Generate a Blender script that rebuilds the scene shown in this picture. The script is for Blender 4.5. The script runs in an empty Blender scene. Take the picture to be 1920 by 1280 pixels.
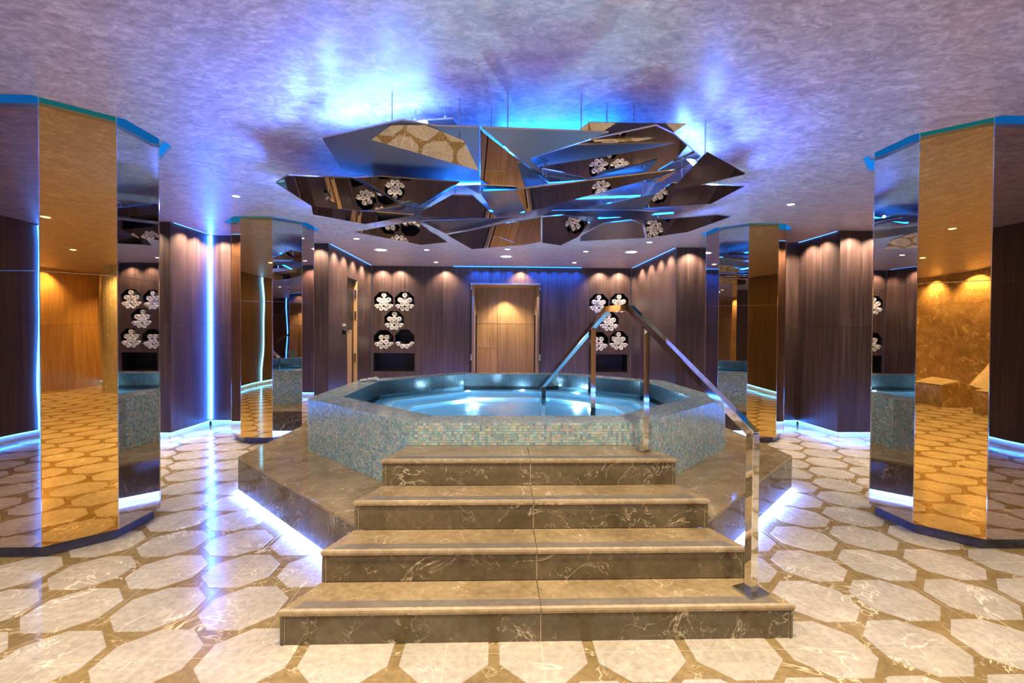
import bpy, bmesh, math, random
import numpy as np
from mathutils import Vector, Matrix
R = math.radians
random.seed(7)
scene = bpy.context.scene
C = scene.collection

# ------------------------------------------------------------------ camera
YAW, PITCH, ROLL, FPX = 0.0311, -0.0136, 0.0061, 877.7
cam_d = bpy.data.cameras.new('camera')
cam_d.sensor_width = 36.0
cam_d.lens = 36.0 * FPX / 1920.0
cam_d.shift_y = -7.64 / 1920.0
cam_d.clip_start = 0.05
cam = bpy.data.objects.new('camera', cam_d)
C.objects.link(cam)
fw = Vector((math.sin(YAW) * math.cos(PITCH), math.cos(YAW) * math.cos(PITCH), math.sin(PITCH)))
rt0 = Vector((math.cos(YAW), -math.sin(YAW), 0.0))
up0 = rt0.cross(fw)
rt = rt0 * math.cos(ROLL) + up0 * math.sin(ROLL)
up = up0 * math.cos(ROLL) - rt0 * math.sin(ROLL)
m = Matrix((rt, up, -fw)).transposed().to_4x4()
m.translation = Vector((0, 0, 1.5))
cam.matrix_world = m
scene.camera = cam

# ------------------------------------------------------------------ world, exposure
world = bpy.data.worlds.new('world')
scene.world = world
world.use_nodes = True
world.node_tree.nodes['Background'].inputs[0].default_value = (0.30, 0.26, 0.34, 1)
world.node_tree.nodes['Background'].inputs[1].default_value = 0.15
vs = scene.view_settings
vs.view_transform = 'Standard'
vs.look = 'None'
vs.gamma = 1.0
vs.use_curve_mapping = False
vs.exposure = 0.72
scene.cycles.max_bounces = 7
scene.cycles.adaptive_threshold = 0.02

# light levels (lamps of the place plus added fill spots)
K_DOWN = 165.0      # warm general downlights
K_BLUE_FILL = 15.0      # added blue fill spots round the shards
K_WASH = 75.0       # warm wall washers
LED_BLUE = (0.008, 0.19, 1.0)
LED_CYAN = (0.012, 0.36, 1.0)
LED_ICE = (0.16, 0.28, 1.0)
WARM = (1.0, 0.81, 0.55)
WARM_W = (1.0, 0.80, 0.58)

# ------------------------------------------------------------------ dimensions (metres, camera stands at x=0 y=0)
X0 = 0.217                       # the hall's middle axis
RISE = 0.1697
SY = [2.235, 2.480, 2.730, 2.994]
SW = [1.241, 1.135, 1.040, 0.945]
PCY, PR, PZ = 5.3885, 2.0365, 0.843   # tub: centre, apothem, rim height
PRI = 1.745                      # inner apothem
DK = 2.572                       # deck apothem
DZ = 2 * RISE
ZC = 2.95                        # ceiling
PX, PY1, PY2, PA, PB = 3.366, 3.584, 6.70, 0.4766, 0.2038   # pillars
YB = 10.65                       # back wall
T8 = math.tan(math.pi / 8)

# ------------------------------------------------------------------ materials
MATS = {}
def new_mat(name):
    mt = bpy.data.materials.new(name)
    mt.use_nodes = True
    nt = mt.node_tree
    nt.nodes.clear()
    out = nt.nodes.new('ShaderNodeOutputMaterial')
    MATS[name] = mt
    return mt, nt, out
def nd(nt, t, **kw):
    n = nt.nodes.new(t)
    for k, v in kw.items():
        if k in n.inputs: n.inputs[k].default_value = v
        else: setattr(n, k, v)
    return n
def pbsdf(nt, out, **kw):
    p = nt.nodes.new('ShaderNodeBsdfPrincipled')
    for k, v in kw.items(): p.inputs[k].default_value = v
    nt.links.new(p.outputs[0], out.inputs[0])
    return p
def wpos(nt, scale=(1, 1, 1)):
    g = nt.nodes.new('ShaderNodeNewGeometry')
    mp = nt.nodes.new('ShaderNodeMapping')
    mp.inputs['Scale'].default_value = scale
    nt.links.new(g.outputs['Position'], mp.inputs['Vector'])
    return mp.outputs[0]
def noise(nt, vec, scale, detail=4, rough=0.55, dist=0.0):
    n = nd(nt, 'ShaderNodeTexNoise')
    n.inputs['Scale'].default_value = scale
    n.inputs['Detail'].default_value = detail
    n.inputs['Roughness'].default_value = rough
    n.inputs['Distortion'].default_value = dist
    nt.links.new(vec, n.inputs['Vector'])
    return n.outputs['Fac']
def ramp(nt, fac, stops):
    r = nd(nt, 'ShaderNodeValToRGB')
    e = r.color_ramp.elements
    while len(e) < len(stops): e.new(0.5)
    for el, (p, c) in zip(e, stops):
        el.position = p
        el.color = (*c, 1) if len(c) == 3 else c
    nt.links.new(fac, r.inputs[0])
    return r.outputs[0]
def mixc(nt, fac, a, b, mode='MIX'):
    mx = nd(nt, 'ShaderNodeMix', data_type='RGBA', blend_type=mode)
    for sock, v in ((mx.inputs[0], fac), (mx.inputs[6], a), (mx.inputs[7], b)):
        if hasattr(v, 'is_linked') or hasattr(v, 'links'): nt.links.new(v, sock)
        elif isinstance(v, (int, float)): sock.default_value = v
        else: sock.default_value = (*v, 1)
    return mx.outputs[2]
def bump(nt, h, p, strength=0.2, dist=0.01):
    b = nd(nt, 'ShaderNodeBump')
    b.inputs['Strength'].default_value = strength
    b.inputs['Distance'].default_value = dist
    nt.links.new(h, b.inputs['Height'])
    nt.links.new(b.outputs[0], p.inputs['Normal'])
def veins(nt, vec, scale, width, dist=1.2):
    """thin wandering vein lines: 1 on a vein, 0 elsewhere"""
    n1 = noise(nt, vec, scale, 5, 0.6, dist)
    s = nd(nt, 'ShaderNodeMath', operation='SUBTRACT'); s.inputs[1].default_value = 0.5
    nt.links.new(n1, s.inputs[0])
    a = nd(nt, 'ShaderNodeMath', operation='ABSOLUTE'); nt.links.new(s.outputs[0], a.inputs[0])
    mr = nd(nt, 'ShaderNodeMapRange'); mr.inputs[1].default_value = 0.0; mr.inputs[2].default_value = width
    mr.inputs[3].default_value = 1.0; mr.inputs[4].default_value = 0.0
    nt.links.new(a.outputs[0], mr.inputs[0])
    n2 = noise(nt, vec, scale * 0.9 + 1.3, 2, 0.5)
    mr2 = nd(nt, 'ShaderNodeMapRange'); mr2.inputs[1].default_value = 0.48; mr2.inputs[2].default_value = 0.66
    nt.links.new(n2, mr2.inputs[0])
    mu = nd(nt, 'ShaderNodeMath', operation='MULTIPLY')
    nt.links.new(mr.outputs[0], mu.inputs[0]); nt.links.new(mr2.outputs[0], mu.inputs[1])
    return mu.outputs[0]
def objrand(nt):
    return nd(nt, 'ShaderNodeObjectInfo').outputs['Random']

def mat_marble(name, dark, mid, light, vein, rough=0.12, vs_=2.2, vw=0.012, per_obj=0.0, spec=0.5):
    mt, nt, out = new_mat(name)
    p = pbsdf(nt, out, Roughness=rough)
    p.inputs['Specular IOR Level'].default_value = spec
    v = wpos(nt)
    base = ramp(nt, noise(nt, v, 3.0, 6, 0.62, 0.6), [(0.30, dark), (0.52, mid), (0.75, light)])
    fine = ramp(nt, noise(nt, v, 28.0, 3, 0.6), [(0.3, (0.80,) * 3), (0.7, (1.12,) * 3)])
    base = mixc(nt, 1.0, base, fine, 'MULTIPLY')
    base = mixc(nt, veins(nt, v, vs_, vw), base, vein)
    base = mixc(nt, veins(nt, v, vs_ * 2.7, vw * 0.7, 0.5), base, vein)
    if per_obj:
        r = nd(nt, 'ShaderNodeMapRange'); r.inputs[3].default_value = 1 - per_obj; r.inputs[4].default_value = 1 + per_obj
        nt.links.new(objrand(nt), r.inputs[0])
        cb = nd(nt, 'ShaderNodeCombineColor')
        for i in range(3): nt.links.new(r.outputs[0], cb.inputs[i])
        base = mixc(nt, 1.0, base, cb.outputs[0], 'MULTIPLY')
    nt.links.new(base, p.inputs['Base Color'])
    return mt
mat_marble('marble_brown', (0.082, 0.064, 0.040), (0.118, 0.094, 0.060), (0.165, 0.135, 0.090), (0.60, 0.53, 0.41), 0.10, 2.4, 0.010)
mat_marble('marble_top_lit', (0.20, 0.143, 0.074), (0.285, 0.21, 0.115), (0.37, 0.283, 0.165), (0.66, 0.55, 0.38), 0.07, 2.1, 0.010)  # paler stone for treads and deck tops: light from above put into the colour
mat_marble('marble_field', (0.18, 0.125, 0.055), (0.24, 0.172, 0.080), (0.30, 0.22, 0.115), (0.80, 0.68, 0.48), 0.13, 1.6, 0.012)
mat_marble('marble_cream', (0.36, 0.325, 0.275), (0.43, 0.39, 0.335), (0.50, 0.46, 0.405), (0.80, 0.75, 0.66), 0.17, 1.5, 0.011, 0.07)
mat_marble('marble_gold', (0.20, 0.13, 0.06), (0.30, 0.20, 0.10), (0.42, 0.30, 0.16), (0.80, 0.66, 0.42), 0.15, 2.0, 0.014)
mat_marble('plinth_stone', (0.030, 0.034, 0.050), (0.050, 0.055, 0.080), (0.085, 0.088, 0.115), (0.16, 0.16, 0.20), 0.2, 3.0, 0.008)
mat_marble('grip', (0.125, 0.105, 0.080), (0.165, 0.140, 0.110), (0.195, 0.17, 0.135), (0.3, 0.27, 0.22), 0.45, 3.0, 0.004)
mat_marble('nosing', (0.34, 0.27, 0.18), (0.42, 0.34, 0.23), (0.52, 0.43, 0.30), (0.7, 0.6, 0.46), 0.12, 3.0, 0.008)

def mat_wood(name, a, b, c, rough=0.38, per_obj=0.16):
    mt, nt, out = new_mat(name)
    p = pbsdf(nt, out, Roughness=rough)
    v = wpos(nt, (9.0, 9.0, 0.35))
    g1 = noise(nt, v, 2.2, 6, 0.65, 0.25)
    col = ramp(nt, g1, [(0.30, a), (0.5, b), (0.72, c)])
    v2 = wpos(nt, (60.0, 60.0, 0.8))
    st = ramp(nt, noise(nt, v2, 1.5, 3, 0.6), [(0.3, (0.72,) * 3), (0.7, (1.2,) * 3)])
    col = mixc(nt, 1.0, col, st, 'MULTIPLY')
    r = nd(nt, 'ShaderNodeMapRange'); r.inputs[3].default_value = 1 - per_obj; r.inputs[4].default_value = 1 + per_obj
    nt.links.new(objrand(nt), r.inputs[0])
    cb = nd(nt, 'ShaderNodeCombineColor')
    for i in range(3): nt.links.new(r.outputs[0], cb.inputs[i])
    col = mixc(nt, 1.0, col, cb.outputs[0], 'MULTIPLY')
    nt.links.new(col, p.inputs['Base Color'])
    return mt
mat_wood('walnut', (0.028, 0.015, 0.0135), (0.052, 0.029, 0.025), (0.094, 0.056, 0.046))
mat_wood('walnut_warm', (0.30, 0.165, 0.065), (0.40, 0.235, 0.10), (0.50, 0.31, 0.145), 0.42)

def mat_plain(name, col, rough=0.5, metal=0.0, spec=0.5):
    mt, nt, out = new_mat(name)
    p = pbsdf(nt, out, Roughness=rough, Metallic=metal)
    p.inputs['Base Color'].default_value = (*col, 1)
    p.inputs['Specular IOR Level'].default_value = spec
    n = noise(nt, wpos(nt), 40, 2)
    rr = nd(nt, 'ShaderNodeMapRange'); rr.inputs[3].default_value = max(0.0, rough * 0.85); rr.inputs[4].default_value = min(1, rough * 1.15)
    nt.links.new(n, rr.inputs[0]); nt.links.new(rr.outputs[0], p.inputs['Roughness'])
    return mt
mat_plain('black_gap', (0.010, 0.009, 0.010), 0.7)
mat_plain('niche_dark', (0.012, 0.011, 0.014), 0.6)
mat_plain('chrome', (0.86, 0.85, 0.84), 0.045, 1.0)
mat_plain('steel', (0.55, 0.55, 0.57), 0.25, 1.0)
mat_plain('bronze_dark', (0.030, 0.022, 0.020), 0.35, 0.6)
mat_plain('towel', (0.60, 0.565, 0.54), 0.9)
mat_plain('white_enamel', (0.8, 0.8, 0.8), 0.4)
mat_plain('slot_white', (0.75, 0.75, 0.78), 0.7)
mat_plain('shard_top', (0.55, 0.58, 0.66), 0.5)
mat_plain('bright_edge', (0.80, 0.78, 0.74), 0.12, 1.0)
mat_plain('joint_trim', (0.62, 0.52, 0.40), 0.2, 1.0)
mat_plain('grout', (0.62, 0.66, 0.66), 0.7)

def mat_mirror(name, col, rough, wave=0.0, wscale=1.6):
    mt, nt, out = new_mat(name)
    p = pbsdf(nt, out, Roughness=rough, Metallic=1.0)
    p.inputs['Base Color'].default_value = (*col, 1)
    if wave:
        bump(nt, noise(nt, wpos(nt, (1, 1, 0.7)), wscale, 1, 0.4), p, wave, 0.02)
    return mt
mat_mirror('mirror_gold', (0.82, 0.52, 0.16), 0.012, 0.16)
mat_mirror('mirror_bronze', (0.52, 0.42, 0.40), 0.012, 0.10)
mat_mirror('mirror_clear', (0.52, 0.465, 0.43), 0.010, 0.10)
mat_mirror('shard_mirror', (0.34, 0.305, 0.285), 0.008, 0.03)
mat_mirror('shard_satin', (0.105, 0.085, 0.100), 0.34)

def mat_emit(name, col, s):
    mt, nt, out = new_mat(name)
    e = nd(nt, 'ShaderNodeEmission')
    e.inputs[0].default_value = (*col, 1)
    e.inputs[1].default_value = s
    nt.links.new(e.outputs[0], out.inputs[0])
    return mt
mat_emit('led_kick', (0.025, 0.22, 1.0), 46)
mat_emit('led_deck', (0.10, 0.22, 1.0), 460)
mat_emit('led_corner', (0.03, 0.17, 1.0), 150)
mat_emit('led_slot', (0.01, 0.27, 1.0), 0.5)
mat_emit('led_up', LED_BLUE, 110)
mat_emit('led_up_ice', (0.12, 0.30, 1.0), 95)
mat_emit('led_cove', (0.08, 0.26, 1.0), 3.0)
mat_emit('led_cove_back', (0.01, 0.2, 1.0), 5)
mat_emit('led_line', (0.04, 0.22, 1.0), 22)
mat_emit('led_up_low', LED_BLUE, 13)
mat_emit('lens', WARM_W, 14)
mat_emit('lens_ice', (0.8, 0.88, 1.0), 14)
mat_emit('pool_lamp', (0.45, 0.76, 1.0), 620)

# ceiling: polished plaster, pinkish brown, trowelled swirls
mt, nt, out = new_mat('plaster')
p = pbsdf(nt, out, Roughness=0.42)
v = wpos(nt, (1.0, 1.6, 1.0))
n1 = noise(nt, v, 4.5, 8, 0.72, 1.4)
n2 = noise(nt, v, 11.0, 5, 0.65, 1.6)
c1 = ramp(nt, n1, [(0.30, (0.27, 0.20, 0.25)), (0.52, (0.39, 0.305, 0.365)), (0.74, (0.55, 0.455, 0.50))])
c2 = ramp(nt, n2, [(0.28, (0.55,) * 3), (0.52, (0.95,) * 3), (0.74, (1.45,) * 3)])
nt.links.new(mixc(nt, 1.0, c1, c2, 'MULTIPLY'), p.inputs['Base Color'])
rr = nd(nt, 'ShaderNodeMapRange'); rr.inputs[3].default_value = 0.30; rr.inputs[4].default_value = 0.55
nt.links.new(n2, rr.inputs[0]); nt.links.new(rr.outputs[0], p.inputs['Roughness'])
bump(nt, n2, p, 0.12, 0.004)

# glass mosaic: colour per tile from a mesh attribute
mt, nt, out = new_mat('mosaic')
p = pbsdf(nt, out, Roughness=0.12)
a = nd(nt, 'ShaderNodeAttribute'); a.attribute_name = 'tile_col'
nt.links.new(a.outputs['Color'], p.inputs['Base Color'])
# basin tiles under water
mt, nt, out = new_mat('basin_tile')
p = pbsdf(nt, out, Roughness=0.35)
br = nd(nt, 'ShaderNodeTexBrick', offset=0.0)
br.inputs['Color1'].default_value = (0.36, 0.74, 0.95, 1); br.inputs['Color2'].default_value = (0.44, 0.80, 0.97, 1)
br.inputs['Mortar'].default_value = (0.55, 0.82, 0.95, 1); br.inputs['Scale'].default_value = 12
nt.links.new(wpos(nt), br.inputs['Vector']); nt.links.new(br.outputs[0], p.inputs['Base Color'])
mt, nt, out = new_mat('basin_edge')
p = pbsdf(nt, out, Roughness=0.3)
p.inputs['Base Color'].default_value = (0.66, 0.86, 0.95, 1)
# water
mt, nt, out = new_mat('water')
tr = nd(nt, 'ShaderNodeBsdfTransparent'); tr.inputs[0].default_value = (0.80, 0.95, 0.99, 1)
gl = nd(nt, 'ShaderNodeBsdfGlossy'); gl.inputs['Roughness'].default_value = 0.06
fr = nd(nt, 'ShaderNodeFresnel'); fr.inputs[0].default_value = 1.14
b = nd(nt, 'ShaderNodeBump'); b.inputs['Strength'].default_value = 0.25; b.inputs['Distance'].default_value = 0.02
nt.links.new(noise(nt, wpos(nt), 5.0, 3, 0.5), b.inputs['Height'])
nt.links.new(b.outputs[0], gl.inputs['Normal']); nt.links.new(b.outputs[0], fr.inputs['Normal'])
mx = nd(nt, 'ShaderNodeMixShader')
nt.links.new(fr.outputs[0], mx.inputs[0]); nt.links.new(tr.outputs[0], mx.inputs[1]); nt.links.new(gl.outputs[0], mx.inputs[2])
nt.links.new(mx.outputs[0], out.inputs[0])

# ------------------------------------------------------------------ mesh helpers
def link(name, me, mat=None, parent=None):
    o = bpy.data.objects.new(name, me)
    C.objects.link(o)
    if mat and me is not None and not me.materials: me.materials.append(MATS[mat])
    if parent: o.parent = parent
    return o
def tag(o, label=None, cat=None, group=None, kind=None):
    if label: o['label'] = label
    if cat: o['category'] = cat
    if group: o['group'] = group
    if kind: o['kind'] = kind
    return o
def empty(name, loc=(0, 0, 0)):
    o = bpy.data.objects.new(name, None)
    o.location = loc
    C.objects.link(o)
    return o
def from_bm(name, bm, mat, parent=None):
    me = bpy.data.meshes.new(name)
    bm.normal_update()
    bm.to_mesh(me); bm.free()
    return link(name, me, mat, parent)
def P_(parent, co):
    """world point -> parent-local (parents are unrotated Empties)"""
    if parent is None: return Vector(co)
    return Vector(co) - parent.location
def prism(name, poly, z0, z1, mat, parent=None, bev=0.0):
    """vertical prism on a plan polygon (world xy)"""
    off = parent.location if parent else Vector((0, 0, 0))
    bm = bmesh.new()
    lo = [bm.verts.new((x - off.x, y - off.y, z0 - off.z)) for x, y in poly]
    hi = [bm.verts.new((x - off.x, y - off.y, z1 - off.z)) for x, y in poly]
    n = len(poly)
    bm.faces.new(hi); bm.faces.new(lo[::-1])
    for i in range(n): bm.faces.new((lo[i], lo[(i + 1) % n], hi[(i + 1) % n], hi[i]))
    bmesh.ops.recalc_face_normals(bm, faces=bm.faces)
    if bev: bmesh.ops.bevel(bm, geom=list(bm.edges), offset=bev, segments=1, affect='EDGES')
    return from_bm(name, bm, mat, parent)
def box(name, lo, hi, mat, parent=None, bev=0.0):
    return prism(name, [(lo[0], lo[1]), (hi[0], lo[1]), (hi[0], hi[1]), (lo[0], hi[1])], lo[2], hi[2], mat, parent, bev)
def slab_between(name, p, q, th, z0, z1, mat, parent=None, bev=0.0, inset=0.0):
    """vertical slab whose outer face runs p->q in plan; thickness th to the LEFT of p->q"""
    p = Vector(p); q = Vector(q); d = (q - p).normalized(); nrm = Vector((-d.y, d.x))
    a = p + d * inset; b_ = q - d * inset
    return prism(name, [tuple(a), tuple(b_), tuple(b_ + nrm * th), tuple(a + nrm * th)], z0, z1, mat, parent, bev)
def octa(cx, cy, ap, half=None):
    """octagon plan, counter-clockwise from the front-left corner of the front face"""
    h = ap * T8 if half is None else half
    return [(cx - h, cy - ap), (cx + h, cy - ap), (cx + ap, cy - h), (cx + ap, cy + h), (cx + h, cy + ap), (cx - h, cy + ap), (cx - ap, cy + h), (cx - ap, cy - h)]
def oct_pillar(cx, cy, e=0.0):
    a, h = PA + e, PB + e * T8
    return [(cx - h, cy - a), (cx + h, cy - a), (cx + a, cy - h), (cx + a, cy + h), (cx + h, cy + a), (cx - h, cy + a), (cx - a, cy + h), (cx - a, cy - h)]
def bar(bm, p, q, w, h, upv=(0, 0, 1), side=None):
    p = Vector(p); q = Vector(q); d = (q - p).normalized()
    s = d.cross(Vector(upv)).normalized() if side is None else Vector(side).normalized()
    u = s.cross(d).normalized()
    vv = [bm.verts.new(c + s * sx * w / 2 + u * su * h / 2) for c in (p, q) for sx, su in ((-1, -1), (1, -1), (1, 1), (-1, 1))]
    for f in ((0, 1, 2, 3), (7, 6, 5, 4), (0, 4, 5, 1), (1, 5, 6, 2), (2, 6, 7, 3), (3, 7, 4, 0)): bm.faces.new([vv[i] for i in f])
def bar_obj(name, p, q, w, h, mat, parent=None, upv=(0, 0, 1), bev=0.0, side=None):
    bm = bmesh.new()
    bar(bm, P_(parent, p), P_(parent, q), w, h, upv, side)
    bmesh.ops.recalc_face_normals(bm, faces=bm.faces)
    if bev: bmesh.ops.bevel(bm, geom=list(bm.edges), offset=bev, segments=2, affect='EDGES')
    return from_bm(name, bm, mat, parent)
def ring_strip(name, poly, z0, z1, th, mat, parent=None):
    """closed thin band following a plan polygon"""
    off = parent.location if parent else Vector((0, 0, 0))
    c = Vector((sum(x for x, y in poly) / len(poly), sum(y for x, y in poly) / len(poly)))
    bm = bmesh.new(); n = len(poly); vs_ = []
    for x, y in poly:
        d = (Vector((x, y)) - c); inn = c + d * (1 - th / d.length)
        vs_.append([bm.verts.new((vx - off.x, vy - off.y, z - off.z)) for vx, vy, z in ((x, y, z0), (x, y, z1), (inn.x, inn.y, z1), (inn.x, inn.y, z0))])
    for i in range(n):
        A, B = vs_[i], vs_[(i + 1) % n]
        for k in range(4): bm.faces.new((A[k], B[k], B[(k + 1) % 4], A[(k + 1) % 4]))
    bmesh.ops.recalc_face_normals(bm, faces=bm.faces)
    return from_bm(name, bm, mat, parent)
def sheet_with_holes(name, outer, holes, to3d, mat, parent=None):
    """flat sheet: 2-D outline with 2-D holes, mapped to 3-D by to3d"""
    bm = bmesh.new(); edges = []
    for loop in [outer] + holes:
        vv = [bm.verts.new(P_(parent, to3d(*q))) for q in loop]
        for i in range(len(vv)): edges.append(bm.edges.new((vv[i], vv[(i + 1) % len(vv)])))
    bmesh.ops.triangle_fill(bm, use_beauty=True, use_dissolve=False, edges=edges)
    bmesh.ops.recalc_face_normals(bm, faces=bm.faces)
    return from_bm(name, bm, mat, parent)

# ------------------------------------------------------------------ floor
WALL_X0, WALL_X1, WALL_Y0 = -6.4, 6.8, -4.6
floor = box('floor', (WALL_X0, WALL_Y0, -0.10), (WALL_X1, 12.2, 0.0), 'marble_field')
tag(floor, 'brown marble floor inlaid with cream octagonal tiles', kind='structure')
def octv(h, c): return [(-c, -h), (c, -h), (h, -c), (h, c), (c, h), (-c, h), (-h, c), (-h, -c)]
bm = bmesh.new()
ov = octv(0.200, 0.080)
lo = [bm.verts.new((x, y, 0.0002)) for x, y in ov]; hi = [bm.verts.new((x * 0.994, y * 0.994, 0.0025)) for x, y in ov]
bm.faces.new(hi)
for i in range(8): bm.faces.new((lo[i], lo[(i + 1) % 8], hi[(i + 1) % 8], hi[i]))
tile_me = bpy.data.meshes.new('tile'); bm.to_mesh(tile_me); bm.free(); tile_me.materials.append(MATS['marble_cream'])
def in_oct(x, y, cx, cy, ap):
    dx, dy = abs(x - cx), abs(y - cy)
    return dx < ap and dy < ap and dx + dy < ap * 1.41421
def blocked(x, y):
    if in_oct(x, y, X0, PCY, DK - 0.1): return True
    if 2.30 < y < 4.0 and abs(x - X0) < 1.24 - 0.355 * (y - 2.235) - 0.08: return True
    for sx in (-1, 1):
        for py in (PY1, PY2):
            if in_oct(x, y, X0 + sx * PX, py, PA - 0.16): return True
    ax = abs(x - X0)
    if y > 6.6 and ax > 4.72: return True
    if y > 7.5 and ax > 4.3: return True
    if y > 8.1 and ax > 3.15: return True
    return y > 10.6
rest = bmesh.new(); n_tile = 0
def in_view(x, y):
    if y < 1.75: return False
    if abs(x - X0 * 0.5 - 0.031 * y) > 1.13 * y + 0.25: return False
    if y > PCY and abs(x - X0) < 2.45: return False
    return True
row = 0
for j in range(-17, 24):
    y = 2.165 + 0.39 * j
    for i in range(-15, 16):
        x = X0 + 0.45 * i + (0.225 if j % 2 else 0.0)
        if not (WALL_X0 + 0.15 < x < WALL_X1 - 0.15 and WALL_Y0 + 0.2 < y): continue
        if blocked(x, y): continue
        if in_view(x, y):
            o = bpy.data.objects.new('tile', tile_me); o.location = (x, y, 0); o.parent = floor; C.objects.link(o); n_tile += 1
        else:
            vv = [rest.verts.new((x + a * 0.994, y + b_ * 0.994, 0.0025)) for a, b_ in ov]; rest.faces.new(vv)
o = from_bm('tile_field', rest, 'marble_cream', floor); o['kind'] = 'stuff'
# thin pale joints of the square slabs
def joint(a, b_):
    bm = bmesh.new(); bar(bm, a, b_, 0.0026, 0.0008, (0, 0, 1))
    return from_bm('joint', bm, 'grout', floor)
mat_plain('pale_joint', (0.56, 0.48, 0.37), 0.4)
for i in range(-10, 11):
    x = X0 + 0.45 * i
    segs = [(WALL_Y0, 8.0)]
    if abs(i) <= 5: segs = [(WALL_Y0, SY[0] - 0.01)] if abs(x - X0) < 1.24 else [(WALL_Y0, PCY - DK - 0.02 + max(0, (abs(x - X0) - DK * T8)))]
    for a, b_ in segs:
        o = joint((x, a, 0.0028), (x, b_, 0.0028)); o.data.materials[0] = MATS['pale_joint']
for j in range(-7, 5):
    y = 2.152 + 0.80 * j
    for xa, xb in ([(WALL_X0, WALL_X1)] if y < 2.2 else [(WALL_X0, X0 - 2.9), (X0 + 2.9, WALL_X1)] if y > 3 else [(WALL_X0, X0 - 1.5), (X0 + 1.5, WALL_X1)]):
        o = joint((xa, y, 0.0028), (xb, y, 0.0028)); o.data.materials[0] = MATS['pale_joint']

# ------------------------------------------------------------------ ceiling with octagonal light slots round the pillars
PILLARS = [(-1, PY1), (1, PY1), (-1, PY2), (1, PY2)]
SLOT = 0.085
holes = [oct_pillar(X0 + s * PX, py, SLOT) for s, py in PILLARS]
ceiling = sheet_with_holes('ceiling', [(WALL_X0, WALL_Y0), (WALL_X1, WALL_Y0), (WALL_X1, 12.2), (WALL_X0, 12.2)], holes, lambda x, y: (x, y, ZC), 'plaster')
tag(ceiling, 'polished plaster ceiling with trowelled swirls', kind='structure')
for (s, py) in PILLARS:
    hp = oct_pillar(X0 + s * PX, py, SLOT)
    bm = bmesh.new()
    lo = [bm.verts.new((x, y, ZC)) for x, y in hp]; hi = [bm.verts.new((x, y, ZC + 0.13)) for x, y in hp]
    for i in range(8): bm.faces.new((lo[i], lo[(i + 1) % 8], hi[(i + 1) % 8], hi[i]))
    bm.faces.new(hi)
    from_bm('light_slot', bm, 'slot_white', ceiling)
    ring_strip('led_strip', oct_pillar(X0 + s * PX, py, SLOT - 0.004), ZC + 0.025, ZC + 0.11, 0.004, 'led_slot', ceiling)

# ------------------------------------------------------------------ walls: walnut panels over a dark backing, lit kick space below
KICK = 0.085
ZJ = 1.592
def wall_run(parent, p, q, n, zj=ZJ, z1=ZC, z0=KICK, mat='walnut', kick=True, skip=(), th=0.025):
    """panelled run whose visible face goes p->q; the room lies on the RIGHT of p->q"""
    p = Vector(p); q = Vector(q); d = (q - p) / n
    dn = d.normalized(); nrm = Vector((-dn.y, dn.x))
    slab_between('backing', p + nrm * (th + 0.001) + dn * 0.085, q + nrm * (th + 0.001) - dn * 0.085, 0.05, z0 if not kick else 0.0, z1, 'black_gap', parent)
    for i in range(n):
        if i in skip: continue
        a, b_ = p + d * i, p + d * (i + 1)
        for za, zb in ((z0, zj - 0.002), (zj + 0.002, z1 - 0.001)) if zj else ((z0, z1 - 0.001),):
            slab_between('wood_panel', a, b_, th, za, zb, mat, parent, 0.0, 0.0015)
    if kick:
        slab_between('kick_plate', p + nrm * (th - 0.004), q + nrm * (th - 0.004), 0.004, 0.0, z0, 'slot_white', parent)
        bm = bmesh.new()
        a, b_ = p + nrm * 0.012, q + nrm * 0.012
        bar(bm, (a.x, a.y, z0 - 0.006), (b_.x, b_.y, z0 - 0.006), 0.012, 0.008)
        from_bm('led_strip', bm, 'led_kick', parent)
def wall(name):
    o = empty(name); tag(o, kind='structure'); return o

XL1, XL2, XL3 = -4.44, -4.08, -2.84      # left zigzag
XR1, XR2, XR3 = 4.845, 4.52, 3.07
YZ1, YZ2, YZ3 = 6.50, 7.39, 7.96
wl = wall('wall_left')
wall_run(wl, (-6.4, 3.0), (-6.4, YZ1), 5)
wall_run(wl, (-6.4, YZ1), (XL1, YZ1), 3)
wall_run(wl, (XL1, YZ1), (XL1, YZ2), 1)
wall_run(wl, (XL1, YZ2), (XL2, YZ2), 1)
wall_run(wl, (XL2, YZ2), (XL2, YZ3), 1)
wall_run(wl, (XL2, YZ3), (XL3, YZ3), 2)
wr = wall('wall_right')
wall_run(wr, (XR3, YZ3), (XR2, YZ3), 2)
wall_run(wr, (XR2, YZ3), (XR2, YZ2), 1)
wall_run(wr, (XR2, YZ2), (XR1, YZ2), 1)
wall_run(wr, (XR1, YZ2), (XR1, YZ1), 1)
wall_run(wr, (XR1, YZ1), (6.8, YZ1), 3)
wall_run(wr, (6.8, YZ1), (6.8, 3.0), 5)
wrl = wall('wall_recess_left')
wall_run(wrl, (XL3, YZ3), (XL3, 8.94), 2)
wall_run(wrl, (XL3, 9.60), (XL3, YB), 2)
wall_run(wrl, (XL3, 8.94), (XL3, 9.60), 1, zj=None, z0=2.50, kick=False)
wrr = wall('wall_recess_right')
wall_run(wrr, (XR3, YB), (XR3, YZ3), 4)
# vertical light line in the left corner
bar_obj('led_strip', (XL1 + 0.015, YZ2 - 0.015, KICK + 0.02), (XL1 + 0.015, YZ2 - 0.015, ZC - 0.01), 0.014, 0.014, 'led_corner', wl, (0, 1, 0))

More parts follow.
